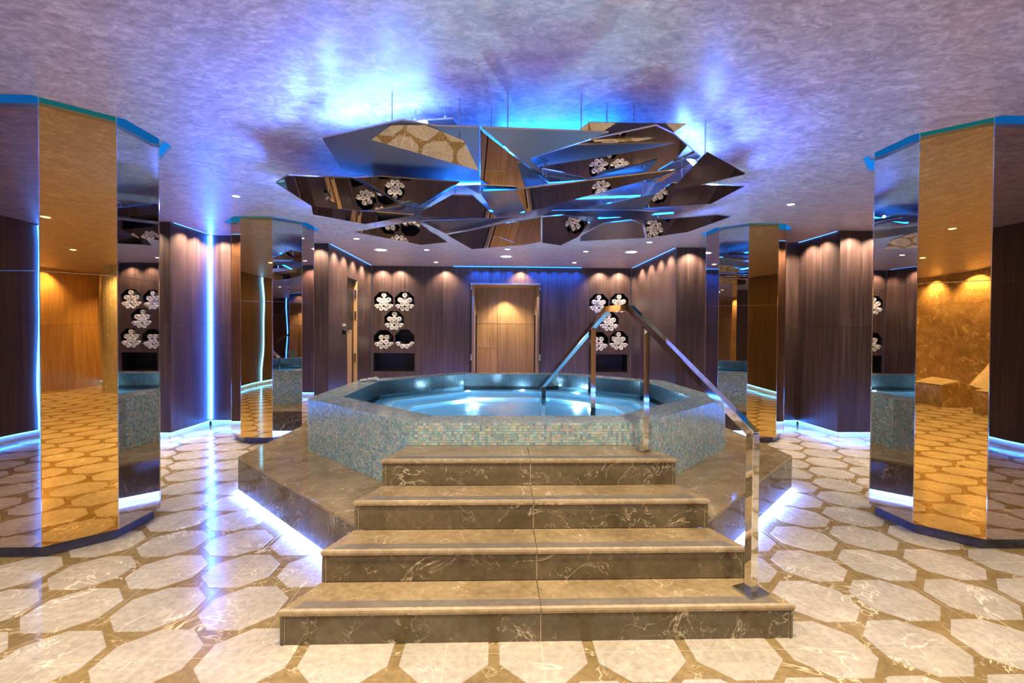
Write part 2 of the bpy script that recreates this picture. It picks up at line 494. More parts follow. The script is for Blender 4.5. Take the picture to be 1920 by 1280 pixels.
# ---- back wall with octagonal towel niches, linen slots and the open doorway
wb = wall('wall_back')
DX0, DX1, DZT = -0.575, 0.945, 2.56
NICHE_R, NICHE_H = 0.218, 0.218 * T8
NL = [(-2.57, 2.15), (-2.10, 2.15), (-2.335, 1.72), (-2.57, 1.29), (-2.10, 1.30)]
NR = [(2.32, 2.14), (2.785, 2.155), (2.555, 1.73), (2.325, 1.275), (2.785, 1.295)]
def noct(cx, cz, r=NICHE_R):
    return [(cx + a, cz + b_) for a, b_ in octv(r, r * T8)]
def niche_panel(x0, x1, niches, slot):
    hs = [noct(*c) for c in niches] + [[(slot[0], slot[2]), (slot[1], slot[2]), (slot[1], slot[3]), (slot[0], slot[3])]]
    sheet_with_holes('wood_panel', [(x0 + 0.002, KICK), (x1 - 0.002, KICK), (x1 - 0.002, ZC - 0.001), (x0 + 0.002, ZC - 0.001)], hs, lambda x, z: (x, YB, z), 'walnut', wb)
    for loop in hs:
        bm = bmesh.new()
        f = [bm.verts.new((x, YB, z)) for x, z in loop]; k = [bm.verts.new((x, YB + 0.42, z)) for x, z in loop]
        n = len(loop)
        for i in range(n): bm.faces.new((f[i], f[(i + 1) % n], k[(i + 1) % n], k[i]))
        bm.faces.new(k)
        from_bm('towel_niche' if n == 8 else 'linen_slot', bm, 'niche_dark', wb)
    bm = bmesh.new(); bar(bm, (x0, YB + 0.015, KICK - 0.006), (x1, YB + 0.015, KICK - 0.006), 0.012, 0.008); from_bm('led_strip', bm, 'led_kick', wb)
niche_panel(XL3 + 0.02, -1.85, NL, (-2.79, -1.875, 0.565, 0.985))
niche_panel(2.085, XR3 - 0.02, NR, (2.22, 2.985, 0.565, 0.98))
wall_run(wb, (-1.85, YB), (DX0 - 0.05, YB), 2)
wall_run(wb, (DX1 + 0.05, YB), (2.085, YB), 2)
wall_run(wb, (DX0 - 0.05, YB), (DX1 + 0.05, YB), 1, zj=None, z0=DZT, kick=False)
# door alcove
d1 = empty('door_1'); tag(d1, kind='structure')
YD = YB + 1.05
box('alcove_side', (DX0 - 0.04, YB + 0.08, 0), (DX0 - 0.001, YD, DZT), 'walnut_warm', d1)
box('alcove_side', (DX1 + 0.001, YB + 0.08, 0), (DX1 + 0.04, YD, DZT), 'walnut_warm', d1)
box('alcove_ceiling', (DX0 - 0.04, YB + 0.08, DZT), (DX1 + 0.04, YD, DZT + 0.03), 'walnut_warm', d1)
xm = 0.0
for (xa, xb, za, zb, yo) in ((DX0, xm - 0.004, 0.02, 1.075, -0.06), (DX0, xm - 0.004, 1.085, 1.675, 0), (xm + 0.004, DX1, 0.02, 1.675, 0), (DX0, xm - 0.004, 1.685, DZT, 0), (xm + 0.004, DX1, 1.685, DZT, 0)):
    box('wood_panel', (xa, YD + yo, za), (xb, YD + 0.04, zb), 'walnut_warm', d1)
box('trim', (DX0, YD - 0.062, 1.075), (xm, YD + 0.03, 1.085), 'bright_edge', d1)
# frame and open leaves
for xa, xb in ((DX0 - 0.05, DX0 - 0.012), (DX1 + 0.012, DX1 + 0.05)):
    box('door_frame', (xa, YB - 0.012, 0.02), (xb, YB + 0.08, DZT + 0.01), 'bronze_dark', d1, 0.002)
box('door_frame', (DX0 - 0.05, YB - 0.012, DZT - 0.012), (DX1 + 0.05, YB + 0.08, DZT + 0.022), 'steel', d1, 0.002)
for s, xe in ((1, DX0 + 0.0), (-1, DX1 - 0.0)):
    xa, xb = sorted((xe, xe + s * 0.045))
    lf = box('door_leaf', (xa, YB + 0.09, 0.02), (xb, YB + 0.80, DZT - 0.02), 'walnut_warm', d1, 0.002)
    h = bar_obj('handle', (xe + s * 0.085, YB + 0.14, 0.35), (xe + s * 0.085, YB + 0.14, 1.87), 0.035, 0.035, 'bronze_dark', d1, (0, 1, 0), 0.004)
    for zz in (0.9, 2.50):
        bar_obj('hinge', (xe - s * 0.02, YB - 0.016, zz - 0.07), (xe - s * 0.02, YB - 0.016, zz + 0.07), 0.03, 0.016, 'chrome', d1, (0, 1, 0), 0.003)
# side door in the left recess wall: dark leaf set back, chrome hinges
d2 = empty('door_2'); tag(d2, kind='structure')
box('door_leaf', (XL3 - 0.12, 8.95, 0.02), (XL3 - 0.07, 9.59, 2.49), 'bronze_dark', d2, 0.003)
box('door_lining', (XL3 - 0.10, 9.57, 0.02), (XL3 - 0.004, 9.595, 2.49), 'walnut_warm', d2)
box('door_lining', (XL3 - 0.10, 8.945, 0.02), (XL3 - 0.004, 8.965, 2.49), 'bronze_dark', d2)
box('lower_panel', (XL3 - 0.07, 8.97, 0.02), (XL3 - 0.055, 9.40, 1.50), 'walnut_warm', d2)
for zz in (2.23, 1.80, 0.95):
    bar_obj('hinge', (XL3 - 0.03, 9.555, zz - 0.08), (XL3 - 0.03, 9.555, zz + 0.08), 0.04, 0.025, 'chrome', d2, (0, 1, 0), 0.004)
# blue light cove above the doorway run of the back wall
bar_obj('led_strip', (-1.0, YB - 0.05, ZC - 0.003), (1.9, YB - 0.05, ZC - 0.003), 0.04, 0.004, 'led_cove_back', wb)
for par, p, q in ((wrl, (XL3 + 0.018, YZ3 + 0.05), (XL3 + 0.018, YB - 0.1)), (wrr, (XR3 - 0.018, YZ3 + 0.05), (XR3 - 0.018, YB - 0.1)),
                  (wl, (XL1 + 0.018, YZ1 + 0.05), (XL1 + 0.018, YZ2)), (wr, (XR1 - 0.018, YZ1 + 0.05), (XR1 - 0.018, YZ2))):
    bm = bmesh.new(); bar(bm, (*p, ZC - 0.003), (*q, ZC - 0.003), 0.012, 0.004); from_bm('led_strip', bm, 'led_cove', par)

# ---- side walls and rear wall (behind the camera, seen in the mirrors)
def marble_run(parent, p, q, n, mat='marble_gold'):
    p = Vector(p); q = Vector(q)
    for i in range(n):
        a, b_ = p.lerp(q, i / n), p.lerp(q, (i + 1) / n)
        for za, zb in ((0.0, 0.74), (0.743, 1.48), (1.483, 2.22), (2.223, 2.949)):
            slab_between('marble_panel', a, b_, 0.03, za, zb, mat, parent, 0.0, 0.002)
wlf = wall('wall_left_front')
marble_run(wlf, (-6.4, WALL_Y0), (-6.4, -1.2), 5)
wall_run(wlf, (-6.4, -1.2), (-6.4, 3.0), 6)
bar_obj('led_strip', (-6.38, -0.50, KICK), (-6.38, -0.50, ZC - 0.02), 0.02, 0.02, 'led_line', wlf, (0, 1, 0))
wrf = wall('wall_right_front')
wall_run(wrf, (6.8, 3.0), (6.8, -0.6), 5)
wall_run(wrf, (6.8, -0.6), (6.8, WALL_Y0), 5, mat='walnut_warm')
wrear = wall('wall_rear')
marble_run(wrear, (0.6, WALL_Y0), (-6.4, WALL_Y0), 10)
wall_run(wrear, (6.8, WALL_Y0), (4.6, WALL_Y0), 3, mat='walnut_warm', kick=False, z0=0.0)
marble_run(wrear, (3.5, WALL_Y0), (0.6, WALL_Y0), 4)
box('doorway', (3.5, WALL_Y0 - 0.5, 0), (4.6, WALL_Y0 - 0.4, 2.3), 'black_gap', wrear)
box('door_head', (3.5, WALL_Y0 - 0.05, 2.3), (4.6, WALL_Y0, ZC), 'walnut_warm', wrear)
rc = prism('round_column', [(5.3 + 0.34 * math.cos(2 * math.pi * i / 28), -2.9 + 0.34 * math.sin(2 * math.pi * i / 28)) for i in range(28)], 0.0, ZC - 0.001, 'marble_cream')
tag(rc, 'round cream stone column behind the camera, mirrored in the left pillar', 'column')

# ------------------------------------------------------------------ mirrored pillars
def pillar(s, py, label, tints):
    cx, cy = X0 + s * PX, py
    t = empty('mirrored_pillar', (cx, cy, 0))
    tag(t, label, 'pillar', 'octagonal mirrored pillars')
    prism('plinth', oct_pillar(cx, cy, -0.04), 0.0, 0.085, 'plinth_stone', t, 0.002)
    prism('core', oct_pillar(cx, cy, -0.03), 0.085, 3.07, 'black_gap', t)
    pl = oct_pillar(cx, cy, 0.0)
    ZP = 1.868
    for i in range(8):
        p, q = Vector(pl[i]), Vector(pl[(i + 1) % 8])
        mt_ = tints[i]
        slab_between('mirror_panel', p, q, 0.012, 0.082, ZP - 0.003, mt_, t, 0.0, 0.0012)
        slab_between('mirror_panel', p, q, 0.012, ZP + 0.003, 3.06, mt_, t, 0.0, 0.0012)
        slab_between('joint_trim', p, q, 0.008, ZP - 0.0025, ZP + 0.0025, 'joint_trim', t, 0.0, 0.001)
    for x, y in pl:
        d = (Vector((x, y)) - Vector((cx, cy))).normalized() * 0.0005
        bar_obj('edge_trim', (x + d.x, y + d.y, 0.083), (x + d.x, y + d.y, 3.06), 0.004, 0.004, 'bright_edge', t, (0, 1, 0))
G, B_, K_ = 'mirror_gold', 'mirror_bronze', 'mirror_clear'
# face order: front, front-right, right, back-right, back, back-left, left, front-left
pillar(-1, PY1, 'large mirrored pillar nearest the camera on the left', (B_, G, K_, K_, B_, G, B_, G))
pillar(1, PY1, 'large mirrored pillar nearest the camera on the right', (B_, G, B_, G, B_, K_, K_, G))
pillar(-1, PY2, 'farther mirrored pillar behind the tub platform on the left', (G, K_, B_, K_, B_, G, B_, G))
pillar(1, PY2, 'farther mirrored pillar behind the tub platform on the right', (G, G, B_, G, B_, K_, B_, K_))

# ------------------------------------------------------------------ tub platform (marble deck)
deck = empty('tub_platform', (X0, PCY, 0))
tag(deck, 'low octagonal brown marble platform around the whirlpool tub', 'platform')
do, di = octa(X0, PCY, DK), octa(X0, PCY, PR - 0.01)
for i in range(8):
    if i == 0: continue                     # the front side lies inside the stair
    a, b_, c, d = Vector(do[i]), Vector(do[(i + 1) % 8]), Vector(di[(i + 1) % 8]), Vector(di[i])
    n = 2
    for k in range(n):
        u0, u1 = k / n, (k + 1) / n
        A, B2, C2, D2 = a.lerp(b_, u0), a.lerp(b_, u1), d.lerp(c, u1), d.lerp(c, u0)
        e = (b_ - a).normalized() * 0.0012
        prism('deck_slab', [tuple(A + e), tuple(B2 - e), tuple(C2 - e), tuple(D2 + e)], DZ - 0.025, DZ, 'marble_top_lit', deck, 0.0015)
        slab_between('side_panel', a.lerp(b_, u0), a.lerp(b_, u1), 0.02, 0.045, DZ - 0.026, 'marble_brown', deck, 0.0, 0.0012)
    nrm = Vector((-(b_ - a).y, (b_ - a).x)).normalized()
    slab_between('kick_plate', a + nrm * 0.07, b_ + nrm * 0.07, 0.02, 0.0, 0.30, 'slot_white', deck)
    bm = bmesh.new()
    p, q = a + nrm * 0.045, b_ + nrm * 0.045
    pl_ = P_(deck, (p.x, p.y, 0.052)); ql = P_(deck, (q.x, q.y, 0.052))
    bar(bm, pl_, ql, 0.016, 0.008)
    from_bm('led_strip', bm, 'led_deck', deck)

# ------------------------------------------------------------------ whirlpool tub
tub = empty('whirlpool_tub', (X0, PCY, 0))
tag(tub, 'raised octagonal whirlpool tub clad in blue-green glass mosaic', 'hot tub')
PAL = np.array([(0.10, 0.30, 0.36), (0.16, 0.40, 0.46), (0.07, 0.22, 0.34), (0.30, 0.48, 0.50), (0.42, 0.46, 0.44), (0.13, 0.34, 0.32), (0.40, 0.36, 0.40), (0.09, 0.26, 0.42), (0.24, 0.42, 0.44), (0.34, 0.44, 0.36)])
rng = np.random.default_rng(3)
def mosaic(name, o, ux, uy, n_, wfun, H, rows, pitch, parent, palette=PAL, lift=0.0022, gap=0.16):
    """field of glass tiles on a plane: origin o, row direction uy, tile direction ux, normal n_"""
    V = []; F = []; col = []
    ph = H / rows
    for r_ in range(rows):
        a, b_ = wfun((r_ + 0.5) / rows)
        nc = max(1, int(round((b_ - a) / pitch))); pw = (b_ - a) / nc
        for c in range(nc):
            x0, x1 = a + pw * (c + gap / 2), a + pw * (c + 1 - gap / 2)
            y0, y1 = ph * (r_ + gap / 2), ph * (r_ + 1 - gap / 2)
            base = len(V)
            for (x, y) in ((x0, y0), (x1, y0), (x1, y1), (x0, y1)): V.append(o + ux * x + uy * y)
            for (x, y) in ((x0, y0), (x1, y0), (x1, y1), (x0, y1)): V.append(o + ux * x + uy * y + n_ * lift)
            F += [(base + 4, base + 5, base + 6, base + 7)] + [(base + k, base + (k + 1) % 4, base + 4 + (k + 1) % 4, base + 4 + k) for k in range(4)]
            cc = (palette[rng.integers(len(palette))] * 0.68 + np.array((0.17, 0.185, 0.195)) * palette.max()) * rng.uniform(0.8, 1.3) * 1.45
            col += [cc] * 8
    me = bpy.data.meshes.new(name)
    me.from_pydata([tuple(v_) for v_ in V], [], F)
    at = me.color_attributes.new('tile_col', 'FLOAT_COLOR', 'POINT')
    arr = np.ones((len(V), 4), dtype=np.float32); arr[:, :3] = np.clip(np.array(col), 0, 1)
    at.data.foreach_set('color', arr.ravel())
    me.update()
    ob = link(name, me, 'mosaic', parent); ob['kind'] = 'stuff'
    return ob
npv = lambda x, y, z: np.array((x - X0, y - PCY, z), dtype=float)
oo, ii = octa(X0, PCY, PR), octa(X0, PCY, PRI)
# shell: outer wall, rim bed, inner wall
bm = bmesh.new()
prof = [(PR - 0.003, DZ), (PR - 0.003, PZ - 0.003), (PRI, PZ - 0.003)]
rings = [[bm.verts.new((x, y, z)) for x, y in octa(0, 0, ap)] for ap, z in prof]
for A, B2 in zip(rings, rings[1:]):
    for k in range(8): bm.faces.new((A[k], A[(k + 1) % 8], B2[(k + 1) % 8], B2[k]))
from_bm('shell', bm, 'grout', tub)
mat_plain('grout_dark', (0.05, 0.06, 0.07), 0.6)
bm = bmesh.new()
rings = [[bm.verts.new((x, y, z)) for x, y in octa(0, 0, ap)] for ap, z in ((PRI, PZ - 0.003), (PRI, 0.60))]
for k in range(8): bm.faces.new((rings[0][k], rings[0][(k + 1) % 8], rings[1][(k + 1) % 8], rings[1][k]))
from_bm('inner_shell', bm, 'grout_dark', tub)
for i in range(8):
    a, b_ = oo[i], oo[(i + 1) % 8]
    dv = np.array((b_[0] - a[0], b_[1] - a[1], 0.0)); L = np.linalg.norm(dv); dv /= L
    nv = np.array((dv[1], -dv[0], 0.0))
    zb = DZ if i != 0 else 4 * RISE
    rows = int(round((PZ - zb) / 0.0205))
    mosaic('mosaic_side', npv(a[0], a[1], zb) - nv * 0.002, dv, np.array((0, 0, 1.0)), nv, lambda t, L=L: (0.0, L), PZ - zb - 0.002, rows, 0.0200, tub)
    w = PR - PRI
    mosaic('mosaic_rim', npv(a[0], a[1], PZ - 0.003), dv, -nv, np.array((0, 0, 1.0)), lambda t, L=L, w=w: (t * w * T8, L - t * w * T8), w, 14, 0.0205, tub,
           palette=np.array([(0.22, 0.32, 0.32), (0.30, 0.38, 0.36), (0.36, 0.40, 0.38), (0.18, 0.27, 0.30), (0.26, 0.36, 0.33)]), lift=0.002)
    # dark inner upstand above the water
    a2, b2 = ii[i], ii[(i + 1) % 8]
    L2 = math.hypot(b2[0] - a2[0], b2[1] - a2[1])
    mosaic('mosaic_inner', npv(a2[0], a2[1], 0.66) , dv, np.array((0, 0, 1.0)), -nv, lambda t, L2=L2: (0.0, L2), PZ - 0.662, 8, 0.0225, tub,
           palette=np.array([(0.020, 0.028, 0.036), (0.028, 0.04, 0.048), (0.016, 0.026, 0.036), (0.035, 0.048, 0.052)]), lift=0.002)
ZW = 0.682
def ringface(name, prof, mat):
    bm = bmesh.new()
    rings = [[bm.verts.new((x, y, z)) for x, y in octa(0, 0, ap)] for ap, z in prof]
    for A, B2 in zip(rings, rings[1:]):
        for k in range(8): bm.faces.new((A[k], A[(k + 1) % 8], B2[(k + 1) % 8], B2[k]))
    if prof[-1][0] < 1.2: bm.faces.new(rings[-1])
    return from_bm(name, bm, mat, tub)
ringface('bench', [(PRI, 0.66), (PRI, 0.605), (1.52, 0.605), (1.52, 0.545)], 'basin_tile')
ringface('bench', [(1.52, 0.545), (1.28, 0.545), (1.28, 0.49)], 'basin_tile')
ringface('basin_floor', [(1.28, 0.49), (1.0, 0.485)], 'basin_tile')
ringface('bench_edge', [(1.56, 0.6065), (1.515, 0.6065), (1.515, 0.59)], 'basin_edge')
ringface('bench_edge', [(1.33, 0.5465), (1.275, 0.5465), (1.275, 0.53)], 'basin_edge')
def disc(name, c, r, mat, parent, nrm=(0, 0, 1), th=0.006, seg=20):
    bm = bmesh.new()
    bmesh.ops.create_cone(bm, cap_ends=True, segments=seg, radius1=r, radius2=r * 0.9, depth=th)
    q = Vector((0, 0, 1)).rotation_difference(Vector(nrm))
    bmesh.ops.transform(bm, matrix=Matrix.Translation(P_(parent, c)) @ q.to_matrix().to_4x4(), verts=bm.verts)
    return from_bm(name, bm, mat, parent)
for k in range(5):
    an = math.pi * 2 / 5 * k + math.pi / 2 + 0.45
    r_ = 1.20
    disc('underwater_lamp', (X0 + r_ * math.cos(an), PCY + r_ * math.sin(an), 0.495), 0.055, 'pool_lamp', tub)
for k in range(3):
    an = math.pi / 2 + (k - 1.2) * 0.5
    disc('underwater_lamp', (X0 + 1.66 * math.cos(an), PCY + 1.66 * math.sin(an), 0.612), 0.022, 'pool_lamp', tub)
bm = bmesh.new()
bm.faces.new([bm.verts.new((x, y, ZW)) for x, y in octa(X0, PCY, PRI - 0.003)])
wt = from_bm('pool_water', bm, 'water')
tag(wt, 'clear pale blue water filling the octagonal whirlpool tub', 'water', kind='stuff')

# ------------------------------------------------------------------ stairs
st = empty('staircase', (X0, SY[0], 0))
tag(st, 'four-step brown marble staircase tapering up to the tub', 'staircase')
YT = PCY - PR - 0.006
HW_END = PR * T8
ends = list(zip(SY[1:], SW[1:])) + [(YT, HW_END)]
for k in range(4):
    y0, w0 = SY[k], SW[k]; y1, w1 = ends[k]
    zt, zb = RISE * (k + 1), RISE * k
    for s in (-1, 1):
        # riser slab, tread slab and side panel of each half (joint on the middle line)
        xa, xb = sorted((X0 + s * 0.0015, X0 + s * (w0 - 0.010)))
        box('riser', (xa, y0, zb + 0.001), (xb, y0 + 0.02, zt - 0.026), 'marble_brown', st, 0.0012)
        pts = [(X0 + s * 0.0012, y0 - 0.012), (X0 + s * (w0 + 0.004), y0 - 0.012), (X0 + s * (w1 + 0.004), y1 - 0.0), (X0 + s * 0.0012, y1 - 0.0)]
        if s > 0: pts = pts[::1]
        prism('tread', pts, zt - 0.025, zt, 'marble_top_lit', st, 0.0022)
        # pale polished nose and darker honed grip band
        f = lambda t: w0 + (w1 - w0) * t / (y1 - y0)
        prism('nosing', [(X0 + s * 0.0012, y0 - 0.0128), (X0 + s * (w0 + 0.003), y0 - 0.0128), (X0 + s * (f(0.012) + 0.002), y0 + 0.010), (X0 + s * 0.0012, y0 + 0.010)], zt - 0.012, zt + 0.0006, 'nosing', st)
        prism('grip_band', [(X0 + s * 0.0012, y0 + 0.014), (X0 + s * (f(0.014) - 0.05), y0 + 0.014), (X0 + s * (f(0.07) - 0.06), y0 + 0.070), (X0 + s * 0.0012, y0 + 0.070)], zt - 0.001, zt + 0.0010, 'grip', st)
        a, b_ = Vector((X0 + s * w0, y0 + 0.0)), Vector((X0 + s * w1, y1))
        z_low = zb if k < 2 else zb - 0.02
        if s > 0: slab_between('side_panel', a, b_, 0.018, zb + 0.001, zt - 0.026, 'marble_brown', st)
        else: slab_between('side_panel', b_, a, 0.018, zb + 0.001, zt - 0.026, 'marble_brown', st)
        # pale corner joint on the riser
        box('corner_trim', (*sorted((X0 + s * (w0 - 0.0115), X0 + s * (w0 - 0.0095))), )[:0] or (min(X0 + s * (w0 - 0.022), X0 + s * (w0 - 0.019)), y0 - 0.0008, zb + 0.001), (max(X0 + s * (w0 - 0.022), X0 + s * (w0 - 0.019)), y0 + 0.01, zt - 0.026), 'nosing', st)
    box('joint', (X0 - 0.0022, y0 - 0.0006, zb + 0.001), (X0 + 0.0022, y0 + 0.012, zt - 0.026), 'nosing', st)
    prism('core', [(X0 - w0 + 0.02, y0 + 0.021), (X0 + w0 - 0.02, y0 + 0.021), (X0 + w1 - 0.02, y1 + (0.012 if k < 3 else -0.004)), (X0 - w1 + 0.02, y1 + (0.012 if k < 3 else -0.004))], zb, zt - 0.0262, 'black_gap', st)
# lower support closing the stair under its higher steps
prism('core', [(X0 - SW[1] + 0.03, SY[1] + 0.02), (X0 + SW[1] - 0.03, SY[1] + 0.02), (X0 + HW_END - 0.01, YT), (X0 - HW_END + 0.01, YT)], 0.001, 2 * RISE - 0.03, 'black_gap', st)
for s in (-1, 1):
    a, b_ = Vector((X0 + s * SW[1], SY[1])), Vector((X0 + s * SW[3], SY[3]))
    (slab_between('side_panel', a, b_, 0.016, 0.001, RISE, 'marble_brown', st) if s > 0 else slab_between('side_panel', b_, a, 0.016, 0.001, RISE, 'marble_brown', st))

# ------------------------------------------------------------------ handrail
hr = empty('handrail', (1.31, 2.35, RISE))
tag(hr, 'square chrome handrail rising over the stairs and down into the tub', 'handrail')
du = Vector((-0.335, 0.942, 0)).normalized()
sd = Vector((du.y, -du.x, 0))
def rp(t, z): return Vector((1.31, 2.35, 0)) + du * t + Vector((0, 0, z))
W_ = 0.046
TA, TB, TE = 1.06, 1.36, 2.537
zs, za_, ze = 0.985, 1.675, 0.94
bar_obj('rail', rp(-0.012, zs - 0.006), rp(TA + 0.01, za_ + 0.004), W_, W_, 'chrome', hr, bev=0.003)
bar_obj('rail', rp(TA - 0.01, za_), rp(TB + 0.01, za_), W_, W_, 'chrome', hr, bev=0.003)
bar_obj('rail', rp(TB - 0.01, za_ + 0.004), rp(TE + 0.012, ze - 0.006), W_, W_, 'chrome', hr, bev=0.003)
def post(t, z0, z1):
    a, b_ = rp(t, z0), rp(t, z1)
    return bar_obj('post', a, b_, W_, W_, 'chrome', hr, bev=0.003, side=sd)
post(0.0, RISE + 0.008, zs)
post(0.885, 4 * RISE + 0.006, zs + (za_ - zs) * 0.885 / TA - 0.02)
post(1.577, 0.545, za_ + (ze - za_) * (1.577 - TB) / (TE - TB) - 0.02)
post(TE - 0.01, 0.486, ze - 0.01)
for t, z, w in ((0.0, RISE + 0.001, 0.125), (0.885, 4 * RISE + 0.001, 0.075)):
    bar_obj('base_plate', rp(t, z), rp(t, z + 0.010), w, w, 'steel', hr, bev=0.002, side=sd)

# ------------------------------------------------------------------ suspended mirror shards
SH = {
'A':('s',[(-1.152,3.111,2.751),(-0.565,2.76,2.72),(-0.375,2.848,2.728),(-0.116,2.851,2.728),(-0.193,4.833,2.902),(-0.363,4.319,2.857),(-1.059,4.144,2.841),(-1.288,3.888,2.819)]),
'B':('m',[(-0.779,2.906,2.664),(-0.631,2.836,2.733),(-0.448,2.824,2.729),(-0.213,2.865,2.655),(-0.123,2.976,2.511)]),
'B2':('m',[(-0.62,3.099,2.86),(-0.295,3.039,2.86),(-0.272,3.131,2.86),(-0.481,3.165,2.86)]),
'C':('m',[(-1.74,3.733,2.646),(-1.577,3.587,2.658),(-1.17,3.813,2.716),(-0.946,5.114,2.802),(-1.443,4.901,2.734),(-1.777,4.53,2.678)]),
'D':('m',[(-1.192,3.884,2.741),(-0.965,3.808,2.733),(-0.32,3.913,2.729),(-0.817,5.1,2.809),(-0.941,5.147,2.814)]),
'E':('m',[(-1.899,4.841,2.759),(-1.461,4.961,2.747),(-0.908,5.063,2.735),(-1.521,5.433,2.715),(-1.991,5.12,2.74)]),
'F':('m',[(-0.934,5.276,2.77),(-0.402,4.177,2.698),(-0.224,4.113,2.678),(-0.022,4.855,2.664)]),
'G':('s',[(-0.164,4.222,2.739),(0.158,4.137,2.733),(0.293,5.06,2.797),(0.069,5.514,2.829),(-0.012,5.52,2.829)]),
'H':('m',[(-0.106,2.755,2.681),(-0.086,2.83,2.685),(0.419,3.894,2.728),(0.176,4.213,2.76),(-0.164,4.367,2.786)]),
'I':('s',[(-0.093,2.663,2.645),(0.635,2.702,2.648),(0.212,3.257,2.696),(0.429,3.989,2.76)]),
'J':('m',[(0.248,3.44,2.764),(0.594,2.995,2.726),(0.923,2.736,2.708),(1.095,2.907,2.733),(1.507,3.471,2.809),(1.529,4.383,2.912),(0.467,4.341,2.872),(0.284,3.759,2.801)]),
'K':('m',[(0.511,2.955,2.772),(0.565,2.922,2.805),(1.17,2.902,2.798),(1.091,2.948,2.75),(0.894,2.986,2.718),(0.616,3.001,2.715)]),
'L':('m',[(1.551,4.191,2.775),(1.33,2.975,2.647),(1.677,3.154,2.576),(1.625,3.677,2.673)]),
'M':('m',[(1.577,5.064,2.845),(1.486,4.343,2.804),(1.488,3.973,2.772),(1.646,3.857,2.725),(1.919,3.608,2.64),(1.966,4.286,2.687)]),
'N':('m',[(0.139,3.733,2.621),(1.308,3.442,2.697),(1.194,3.652,2.7),(0.783,4.139,2.696),(0.277,4.697,2.688)]),
'O':('s',[(0.936,4.913,2.797),(1.407,4.14,2.729),(1.535,4.929,2.798),(1.273,5.017,2.806)]),
'P':('s',[(0.523,5.476,2.851),(0.594,5.17,2.83),(1.388,5.078,2.823),(1.763,5.144,2.828),(1.768,5.674,2.865),(0.76,5.423,2.847)]),
'Q':('m',[(-0.672,6.271,2.768),(-0.358,5.869,2.736),(0.118,5.186,2.692),(0.438,4.809,2.659),(0.528,5.778,2.604),(0.386,6.026,2.615),(-0.38,6.897,2.696)]),
'R':('m',[(0.459,4.859,2.682),(0.691,4.928,2.724),(1.072,5.457,2.767),(1.036,6.042,2.722),(0.849,6.344,2.665),(0.568,5.99,2.631)]),
'S':('s',[(1.107,6.288,2.779),(1.165,5.2,2.703),(1.421,4.964,2.687),(1.62,5.237,2.706),(2.017,6.369,2.785),(1.199,6.811,2.816)]),
'T':('m',[(1.729,5.527,2.817),(2.162,4.582,2.659),(2.267,4.504,2.626),(2.217,5.432,2.67),(2.004,6.238,2.759)]),
'U':('m',[(-1.801,5.959,2.73),(-0.929,5.249,2.716),(-0.676,6.24,2.67),(-1.055,6.5,2.678)]),
'V':('s',[(-0.907,5.585,2.789),(0.072,5.249,2.765),(0.145,5.314,2.77),(-0.377,6.184,2.831),(-0.733,6.625,2.862)]),
}
sculpt = empty('mirror_shard_installation', (X0, PCY - 0.9, ZC))
tag(sculpt, 'suspended ceiling installation of angular mirror shards above the tub', 'ceiling installation')
shard_info = {}
for k, (kind, pts) in SH.items():
    P = [Vector(p_) for p_ in pts]
    cen = sum(P, Vector()) / len(P)
    nrm = Vector((0, 0, 0))
    for i in range(len(P)): nrm += (P[i] - cen).cross(P[(i + 1) % len(P)] - cen)
    nrm.normalize()
    if nrm.z > 0: nrm = -nrm
    th = 0.010
    loc = P_(sculpt, cen)
    bm = bmesh.new()
    lo = [bm.verts.new(p_ - cen) for p_ in P]; hi = [bm.verts.new(p_ - cen - nrm * th) for p_ in P]
    fb = bm.faces.new(lo); ft = bm.faces.new(hi[::-1]); n = len(P)
    sides = [bm.faces.new((lo[i], hi[i], hi[(i + 1) % n], lo[(i + 1) % n])) for i in range(n)]
    bmesh.ops.recalc_face_normals(bm, faces=bm.faces)
    fb.material_index = 0; ft.material_index = 1
    for f in sides: f.material_index = 2
    me = bpy.data.meshes.new('mirror_shard'); bm.to_mesh(me); bm.free()
    for mm in ('shard_mirror' if kind == 'm' else 'shard_satin', 'shard_top', 'bright_edge'): me.materials.append(MATS[mm])
    so = link('mirror_shard', me, None, sculpt); so.location = loc
    shard_info[k] = (so, cen, nrm, P)
    # hanging rods
    for w in ((0.55, 0.45) if len(P) > 3 else (0.5,)):
        i = int(w * 10) % len(P)
        q = cen.lerp(P[i], 0.62)
        bm = bmesh.new()
        bmesh.ops.create_cone(bm, cap_ends=True, segments=8, radius1=0.0035, radius2=0.0035, depth=max(0.02, ZC - q.z - th))
        bmesh.ops.translate(bm, verts=bm.verts, vec=(q.x - cen.x, q.y - cen.y, (ZC + q.z + th) / 2 - cen.z))
        from_bm('rod', bm, 'steel', so)
        bm = bmesh.new()
        bmesh.ops.create_cone(bm, cap_ends=True, segments=12, radius1=0.012, radius2=0.012, depth=0.012)
        bmesh.ops.translate(bm, verts=bm.verts, vec=(q.x - cen.x, q.y - cen.y, q.z + th + 0.008 - cen.z))
        from_bm('rod_cap', bm, 'chrome', so)
